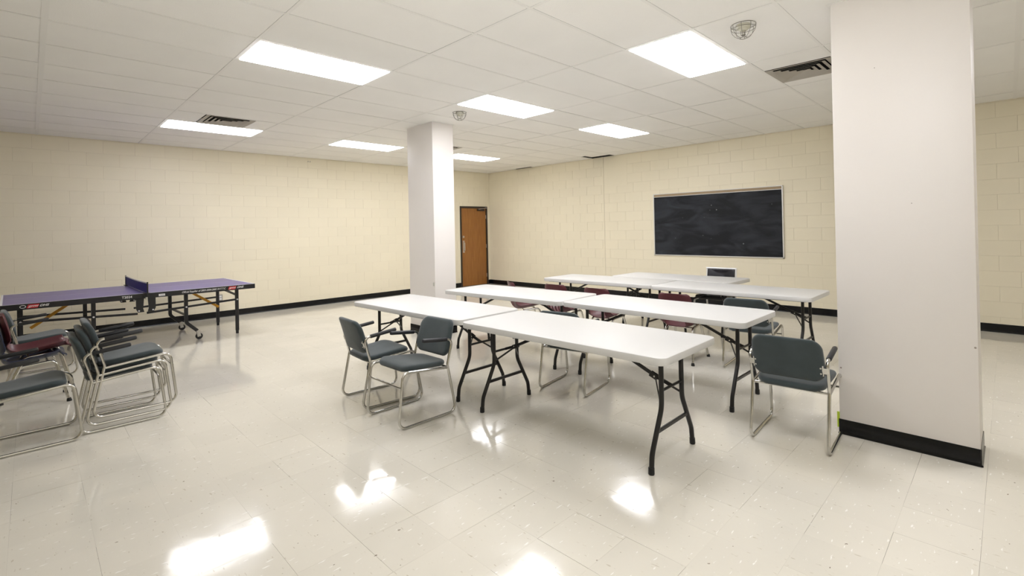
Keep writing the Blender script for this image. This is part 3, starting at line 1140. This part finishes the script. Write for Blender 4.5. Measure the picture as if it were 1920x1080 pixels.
# ------------------------------------------------------------------ plastic shell chairs
def make_shell_chair(label, loc, rz, group, material, ribs=False):
    t = thing('plastic_chair', label, 'chair', loc, rz, group)
    prof = [(0.225, 0.402, 0.175), (0.215, 0.418, 0.190), (0.18, 0.424, 0.200), (0.10, 0.410, 0.208), (0.0, 0.393, 0.212), (-0.10, 0.382, 0.210), (-0.155, 0.388, 0.200),
            (-0.190, 0.420, 0.188), (-0.206, 0.48, 0.182), (-0.215, 0.55, 0.186), (-0.226, 0.61, 0.192), (-0.238, 0.67, 0.192), (-0.250, 0.72, 0.186), (-0.257, 0.748, 0.168), (-0.260, 0.760, 0.140)]
    # resample smoothly
    pr = []
    n = len(prof)
    for i in range(n - 1):
        p0, p1, p2, p3 = prof[max(0, i - 1)], prof[i], prof[i + 1], prof[min(n - 1, i + 2)]
        for q in range(3):
            tt = q / 3
            pr.append(tuple(0.5 * ((2 * b_) + (-a + c_) * tt + (2 * a - 5 * b_ + 4 * c_ - d) * tt ** 2 + (-a + 3 * b_ - 3 * c_ + d) * tt ** 3) for a, b_, c_, d in zip(p0, p1, p2, p3)))
    pr.append(prof[-1])
    NU = 20
    bm = bmesh.new()
    rows = []
    for i, (x, z, hw) in enumerate(pr):
        k = i / (len(pr) - 1)
        row = []
        back = max(0.0, min(1.0, (z - 0.44) / 0.10))
        for u in range(NU + 1):
            s = -1 + 2 * u / NU
            y = hw * s
            curl = abs(s) ** 3
            row.append(bm.verts.new((x + 0.045 * curl * back, y, z + 0.058 * curl * (1 - back) * (1 if x < 0.19 else 0.4) - 0.004 * (1 - s * s) * (1 - back))))
        rows.append(row)
    hole = range(18, 25)
    for i in range(len(rows) - 1):
        for u in range(NU):
            if i in hole:
                lim = 5 if i in (18, 24) else 6
                if abs(u + 0.5 - NU / 2) < lim:
                    if not ribs or (u % 3 != 1):
                        continue
            bm.faces.new((rows[i][u], rows[i][u + 1], rows[i + 1][u + 1], rows[i + 1][u]))
    bmesh.ops.delete(bm, geom=[v for v in bm.verts if not v.link_faces], context='VERTS')
    bmesh.ops.recalc_face_normals(bm, faces=bm.faces)
    bmesh.ops.solidify(bm, geom=bm.faces[:], thickness=0.006)
    obj('seat_shell', bm, material, t, smooth=0.9)
    for s in (-1, 1):
        bm = bmesh.new()
        pts = fillet([(0.235, s * 0.195, 0.012), (0.150, s * 0.150, 0.386), (-0.085, s * 0.150, 0.366), (-0.235, s * 0.205, 0.012)], [0, 0.05, 0.05, 0], 6)
        tube(bm, pts, 0.0125, 10)
        lg = obj('leg_frame', bm, M['chrome'], t, smooth=0.7)
        for x, y in ((0.237, 0.196), (-0.237, 0.206)):
            bm = bmesh.new()
            tube(bm, [(x, s * y, 0.0), (x, s * y, 0.008), (x - 0.003 * (1 if x > 0 else -1), s * (y - 0.002), 0.03)], 0.016, 10, radii=[0.019, 0.019, 0.0145])
            obj('rubber_foot', bm, M['rubber'], lg, smooth=0.7)
    for x, zc in ((0.10, 0.378), (-0.06, 0.366)):
        bm = bmesh.new()
        cyl(bm, (x, -0.155, zc), (x, 0.155, zc), 0.009, 8)
        obj('seat_crossbar', bm, M['chrome'], t, smooth=0.7)
    return t


G_P = 'maroon plastic chairs along the middle row'
p1 = make_shell_chair('leftmost maroon plastic chair, turned at an angle behind the middle row', (1.28, 3.13, 0), -0.55, G_P, M['maroon'], True)
dup(p1, (1.42, 2.52, 0), 0.0, 'second maroon plastic chair from the left, rounded back above the middle row')
p3 = make_shell_chair('third maroon plastic chair from the left, behind the seam of the middle row', (1.40, 1.84, 0), 0.0, G_P, M['maroon'])
dup(p3, (1.50, 0.88, 0), 0.06, 'rightmost maroon plastic chair, behind the middle of the right-hand table')
dup(p3, (-3.715, 4.60, 0.080), 0.03, 'maroon plastic chair at the left edge, stacked on the navy one', 'plastic chairs stacked at the left edge')
make_shell_chair('navy blue plastic chair at the left edge, beneath the maroon one', (-3.75, 4.60, 0), 0.03, 'plastic chairs stacked at the left edge', M['blue_plastic'])

# ------------------------------------------------------------------ black padded chair below the chalkboard
t = thing('padded_chair', 'black padded chair with bright silver frame below the chalkboard', 'chair', (3.395, 1.310, -0.0), PI)
for s in (-1, 1):
    bm = bmesh.new()
    tube(bm, fillet([(-0.26, s * 0.215, 0.012), (-0.20, s * 0.215, 0.44), (-0.155 - 0.09, s * 0.215, 0.855)], 0.1, 5), 0.012, 10)
    obj('rear_leg', bm, M['white_frame'], t, smooth=0.7)
    bm = bmesh.new()
    tube(bm, fillet([(0.24, s * 0.215, 0.012), (0.21, s * 0.215, 0.42), (-0.19, s * 0.215, 0.42)], 0.05, 5), 0.012, 10)
    obj('front_leg', bm, M['white_frame'], t, smooth=0.7)
bm = bmesh.new()
tube(bm, [(-0.245, -0.227, 0.847), (-0.245, 0.227, 0.847)], 0.012, 10)
obj('top_rail', bm, M['white_frame'], t, smooth=0.7)
bm = bmesh.new()
tube(bm, [(-0.215, -0.215, 0.666), (-0.215, 0.215, 0.666)], 0.009, 10)
obj('lower_back_rail', bm, M['white_frame'], t, smooth=0.7)
obj('backrest', cushion(rrect(0.408, 0.165, 0.02, 4), 0.03, 0.1, lambda a, b_, h_: (-0.226 - 0.2 * b_ - 0.022 * (1 - (a / 0.2) ** 2) + h_, a, 0.757 + b_)), M['black_vinyl_pad'], t, smooth=1.2)
obj('seat', cushion(rrect(0.43, 0.42, 0.05, 5), 0.06, 0.15, lambda a, b_, h_: (0.02 + a, b_, 0.46 + h_)), M['black_vinyl_pad'], t, smooth=1.2)

# ------------------------------------------------------------------ table tennis table
PX0, PX1, PY0, PY1, PZ = -4.015, -1.355, 6.260, 7.780, 0.762
pcx, pcy = (PX0 + PX1) / 2, (PY0 + PY1) / 2
tt = thing('table_tennis_table', 'folding table tennis table with purple-blue top along the left wall', 'table', (pcx, pcy, 0), 0.02)
HX, HY = (PX1 - PX0) / 2, (PY1 - PY0) / 2
for s in (-1, 1):
    x0, x1 = (0.004, HX) if s > 0 else (-HX, -0.004)
    bm = bmesh.new()
    box(bm, x0, x1, -HY, HY, PZ - 0.018, PZ, 0.001)
    top = obj('table_half', bm, M['tt_top'], tt)
    bm = bmesh.new()
    e = 0.02
    zt = PZ + 0.0006
    box(bm, x0, x1, -HY, -HY + e, PZ - 0.0002, zt)
    box(bm, x0, x1, HY - e, HY, PZ - 0.0002, zt)
    xo = s * HX
    box(bm, min(xo, xo - s * e), max(xo, xo - s * e), -HY + e, HY - e, PZ - 0.0002, zt)
    box(bm, x0 + (0.0 if s > 0 else e), x1 - (e if s > 0 else 0), -0.0015, 0.0015, PZ - 0.0002, zt)
    obj('boundary_line', bm, M['tt_white'], top)
    bm = bmesh.new()
    z0, z1 = PZ - 0.068, PZ - 0.0185
    box(bm, x0, x1, -HY - 0.002, -HY + 0.028, z0, z1 + 0.018, 0.002)
    box(bm, x0, x1, HY - 0.028, HY + 0.002, z0, z1 + 0.0, 0.002)
    box(bm, min(xo, xo - s * 0.028), max(xo, xo - s * 0.028), -HY + 0.028, HY - 0.028, z0, z1, 0.002)
    ap = obj('apron', bm, M['tt_black'], top)
    # outer legs
    for y in (-HY + 0.30, HY - 0.22):
        xl = s * (HX - 0.165)
        bm = bmesh.new()
        box(bm, xl - 0.022, xl + 0.022, y - 0.018, y + 0.018, 0.045, PZ - 0.07, 0.003)
        lg = obj('outer_leg', bm, M['tt_black'], tt)
        bm = bmesh.new()
        box(bm, xl - 0.018, xl + 0.018, y - 0.015, y + 0.015, 0.0, 0.045, 0.004)
        obj('leg_foot', bm, M['rubber'], lg)
    # inner roller legs
    for y in (-HY + 0.30, HY - 0.20):
        xi = s * 0.505
        bm = bmesh.new()
        pts = fillet([(xi, y, PZ - 0.07), (xi, y, 0.26), (xi + s * 0.13, y, 0.13)], 0.07, 5)
        for a, b_ in zip(pts[:-1], pts[1:]):
            bar(bm, a, b_ + (b_ - a).normalized() * 0.004, 0.036, 0.044, 0, up=(s, 0, 0.35))
        lg = obj('roller_leg', bm, M['tt_black'], tt)
        wx = xi + s * 0.155
        bm = bmesh.new()
        cyl(bm, (wx, y - 0.012, 0.045), (wx, y + 0.012, 0.045), 0.045, 20)
        wl = obj('wheel', bm, M['rubber'], lg, smooth=0.6)
        bm = bmesh.new()
        for q in (-0.018, 0.018):
            bar(bm, (wx, y + q, 0.04), (wx - s * 0.012, y + q, 0.115), 0.003, 0.045, 0, up=(1, 0, 0))
        box(bm, wx - s * 0.012 - 0.025, wx - s * 0.012 + 0.025, y - 0.022, y + 0.022, 0.112, 0.128, 0.003)
        bar(bm, (wx, y - 0.01, 0.115), (wx + s * 0.07, y - 0.02, 0.105), 0.02, 0.006)
        obj('caster_fork', bm, M['steel'], lg)
    # frame members
    for nm, a, b_, w_, h_ in (
            ('upper_bar', (s * 0.10, HY - 0.22, 0.635), (s * (HX - 0.165), HY - 0.22, 0.635), 0.022, 0.030),
            ('lower_bar', (s * 0.05, -HY + 0.30, 0.465), (s * (HX - 0.165), -HY + 0.30, 0.520), 0.020, 0.028),
            ('lower_bar', (s * 0.05, HY - 0.20, 0.43), (s * (HX - 0.165), HY - 0.20, 0.47), 0.020, 0.028),
            ('cross_bar', (s * (HX - 0.165), -HY + 0.30, 0.585), (s * (HX - 0.165), HY - 0.22, 0.640), 0.022, 0.028),
            ('cross_bar', (s * 0.505, -HY + 0.30, 0.37), (s * 0.505, HY - 0.20, 0.37), 0.022, 0.028)):
        bm = bmesh.new()
        bar(bm, a, b_, w_, h_, 0.002)
        obj(nm, bm, M['tt_black'], tt)
    bm = bmesh.new()
    bar(bm, (s * 0.72, 0.12, 0.615), (s * 1.07, 0.12, 0.36), 0.006, 0.036, 0.001)
    sb = obj('safety_bar', bm, M['yellow_bar'], tt)
    # central hinge plates (trapezoids)
    for y in (-HY + 0.03, HY - 0.06):
        bm = bmesh.new()
        rings = []
        for yy in (y - 0.006, y + 0.006):
            rings.append([(s * 0.018, yy, PZ - 0.05), (s * 0.105, yy, PZ - 0.05), (s * 0.105, yy, 0.56), (s * 0.085, yy, 0.515), (s * 0.018, yy, 0.515), (s * 0.030, yy, 0.56)])
        rings_solid(bm, rings)
        hp = obj('hinge_plate', bm, M['tt_black'], tt)
        bm = bmesh.new()
        cyl(bm, (s * 0.075, y - 0.007, 0.535), (s * 0.075, y - 0.014, 0.535), 0.010, 10)
        cyl(bm, (s * 0.035, y - 0.007, 0.70), (s * 0.035, y - 0.014, 0.70), 0.007, 10)
        obj('bolt', bm, M['print'], hp)
    for x, z in ((0.505, 0.488), (HX - 0.165, 0.52)):
        bm = bmesh.new()
        cyl(bm, (s * x, -HY + 0.28, z), (s * x, -HY + 0.268, z), 0.011, 10)
        obj('bolt', bm, M['print'], tt)
# net
net = bmesh.new()
rings = []
N = 24
tops, bots = [], []
for i in range(N + 1):
    y = -HY - 0.10 + (2 * HY + 0.20) * i / N
    sag = 0.010 * math.sin(PI * i / N)
    for lst, z in ((tops, PZ + 0.145 - sag), (bots, PZ + 0.006)):
        lst.append((y, z))
for a in range(N):
    for sx in (-0.001, 0.001):
        v = [net.verts.new((sx, *tops[a])), net.verts.new((sx, *tops[a + 1])), net.verts.new((sx, *bots[a + 1])), net.verts.new((sx, *bots[a]))]
        net.faces.new(v)
nt = obj('net', net, M['tt_net'], tt)
bm = bmesh.new()
for a in range(N):
    (ya, za), (yb, zb) = tops[a], tops[a + 1]
    vs = []
    for sx in (-0.0022, 0.0022):
        vs += [bm.verts.new((sx, ya, za + 0.002)), bm.verts.new((sx, yb, zb + 0.002)), bm.verts.new((sx, yb, zb - 0.013)), bm.verts.new((sx, ya, za - 0.013))]
    bm.faces.new(vs[0:4])
    bm.faces.new(vs[4:8])
    bm.faces.new((vs[0], vs[1], vs[5], vs[4]))
obj('top_tape', bm, M['tt_white'], nt)
for s in (-1, 1):
    yp = s * (HY + 0.10)
    bm = bmesh.new()
    box(bm, -0.007, 0.007, yp - 0.007, yp + 0.007, PZ - 0.03, PZ + 0.152, 0.001)
    box(bm, -0.03, 0.03, min(yp, yp - s * 0.16), max(yp, yp - s * 0.16), PZ + 0.001, PZ + 0.009, 0.001)
    box(bm, -0.03, 0.03, min(s * (HY + 0.004), s * (HY + 0.03)), max(s * (HY + 0.004), s * (HY + 0.03)), PZ - 0.05, PZ + 0.002, 0.001)
    obj('net_post', bm, M['tt_black'], tt)
    bm = bmesh.new()
    cyl(bm, (0, s * (HY + 0.02), PZ - 0.085), (0, s * (HY + 0.02), PZ - 0.05), 0.012, 10)
    obj('clamp_screw', bm, M['steel'], tt)

# printing on the near apron (faces -y)
yf = -HY - 0.0027
rotf = (PI / 2, 0, 0)


def at_x(x):
    return x - pcx


bm = bmesh.new()
ring = [(0.024 * math.cos(2 * PI * q / 24), 0, 0.016 * math.sin(2 * PI * q / 24)) for q in range(24)]
tube(bm, ring, 0.0034, 6, closed=True)
o = obj('ring_emblem', bm, M['print'], tt)
o.location = (at_x(-3.832), yf + 0.002, 0.729)
o['label'] = 'white ring emblem'
for x_, wd in ((-3.748, 0.095), (-1.665, 0.095)):
    bm = bmesh.new()
    box(bm, -wd / 2, wd / 2, -0.0006, 0.0006, -0.021, 0.021)
    for v in bm.verts:
        v.co.x += v.co.z * 0.35
    o = obj('red_patch', bm, M['red'], tt)
    o.location = (at_x(x_), yf, 0.729)
    bm = bmesh.new()
    for i in range(5):
        xx = -wd * 0.36 + i * wd * 0.17
        bar(bm, (xx, -0.001, -0.012), (xx + 0.012, -0.001, 0.010), 0.0012, 0.0045)
        bar(bm, (xx - 0.004, -0.001, 0.002 + 0.003 * (i % 2)), (xx + 0.018, -0.001, 0.004), 0.0012, 0.004)
    bar(bm, (-wd * 0.44, -0.001, -0.016), (-wd * 0.20, -0.001, -0.008), 0.0012, 0.005)
    o2 = obj('white_script', bm, M['print'], o)
text_mesh('DHS', 0.034, M['print'], tt, (at_x(-3.655), yf, 0.729), rotf, 0.35, bold=0.001, xscale=1.15)
text_mesh('DHS', 0.038, M['print'], tt, (at_x(-1.560), yf, 0.731), rotf, 0.35, bold=0.001, xscale=1.1)
text_mesh('T2024', 0.041, M['print'], tt, (at_x(-2.885), yf, 0.729), rotf, 0.0, bold=0.0005)
text_mesh('Official Supplier of 2003-2004-2005 W.T.T.C.', 0.034, M['print'], tt, (at_x(-2.020), yf, 0.729), rotf, 0.35, bold=0.0004, xscale=0.86)
bm = bmesh.new()
box(bm, -0.035, 0.035, -0.0006, 0.0006, -0.014, 0.014)
o = obj('small_label', bm, M['print'], tt)
o.location = (at_x(-2.515), yf, 0.722)
text_mesh('Table', 0.022, M['tt_black'], tt, (at_x(-2.515), yf - 0.0006, 0.722), rotf, 0.2)
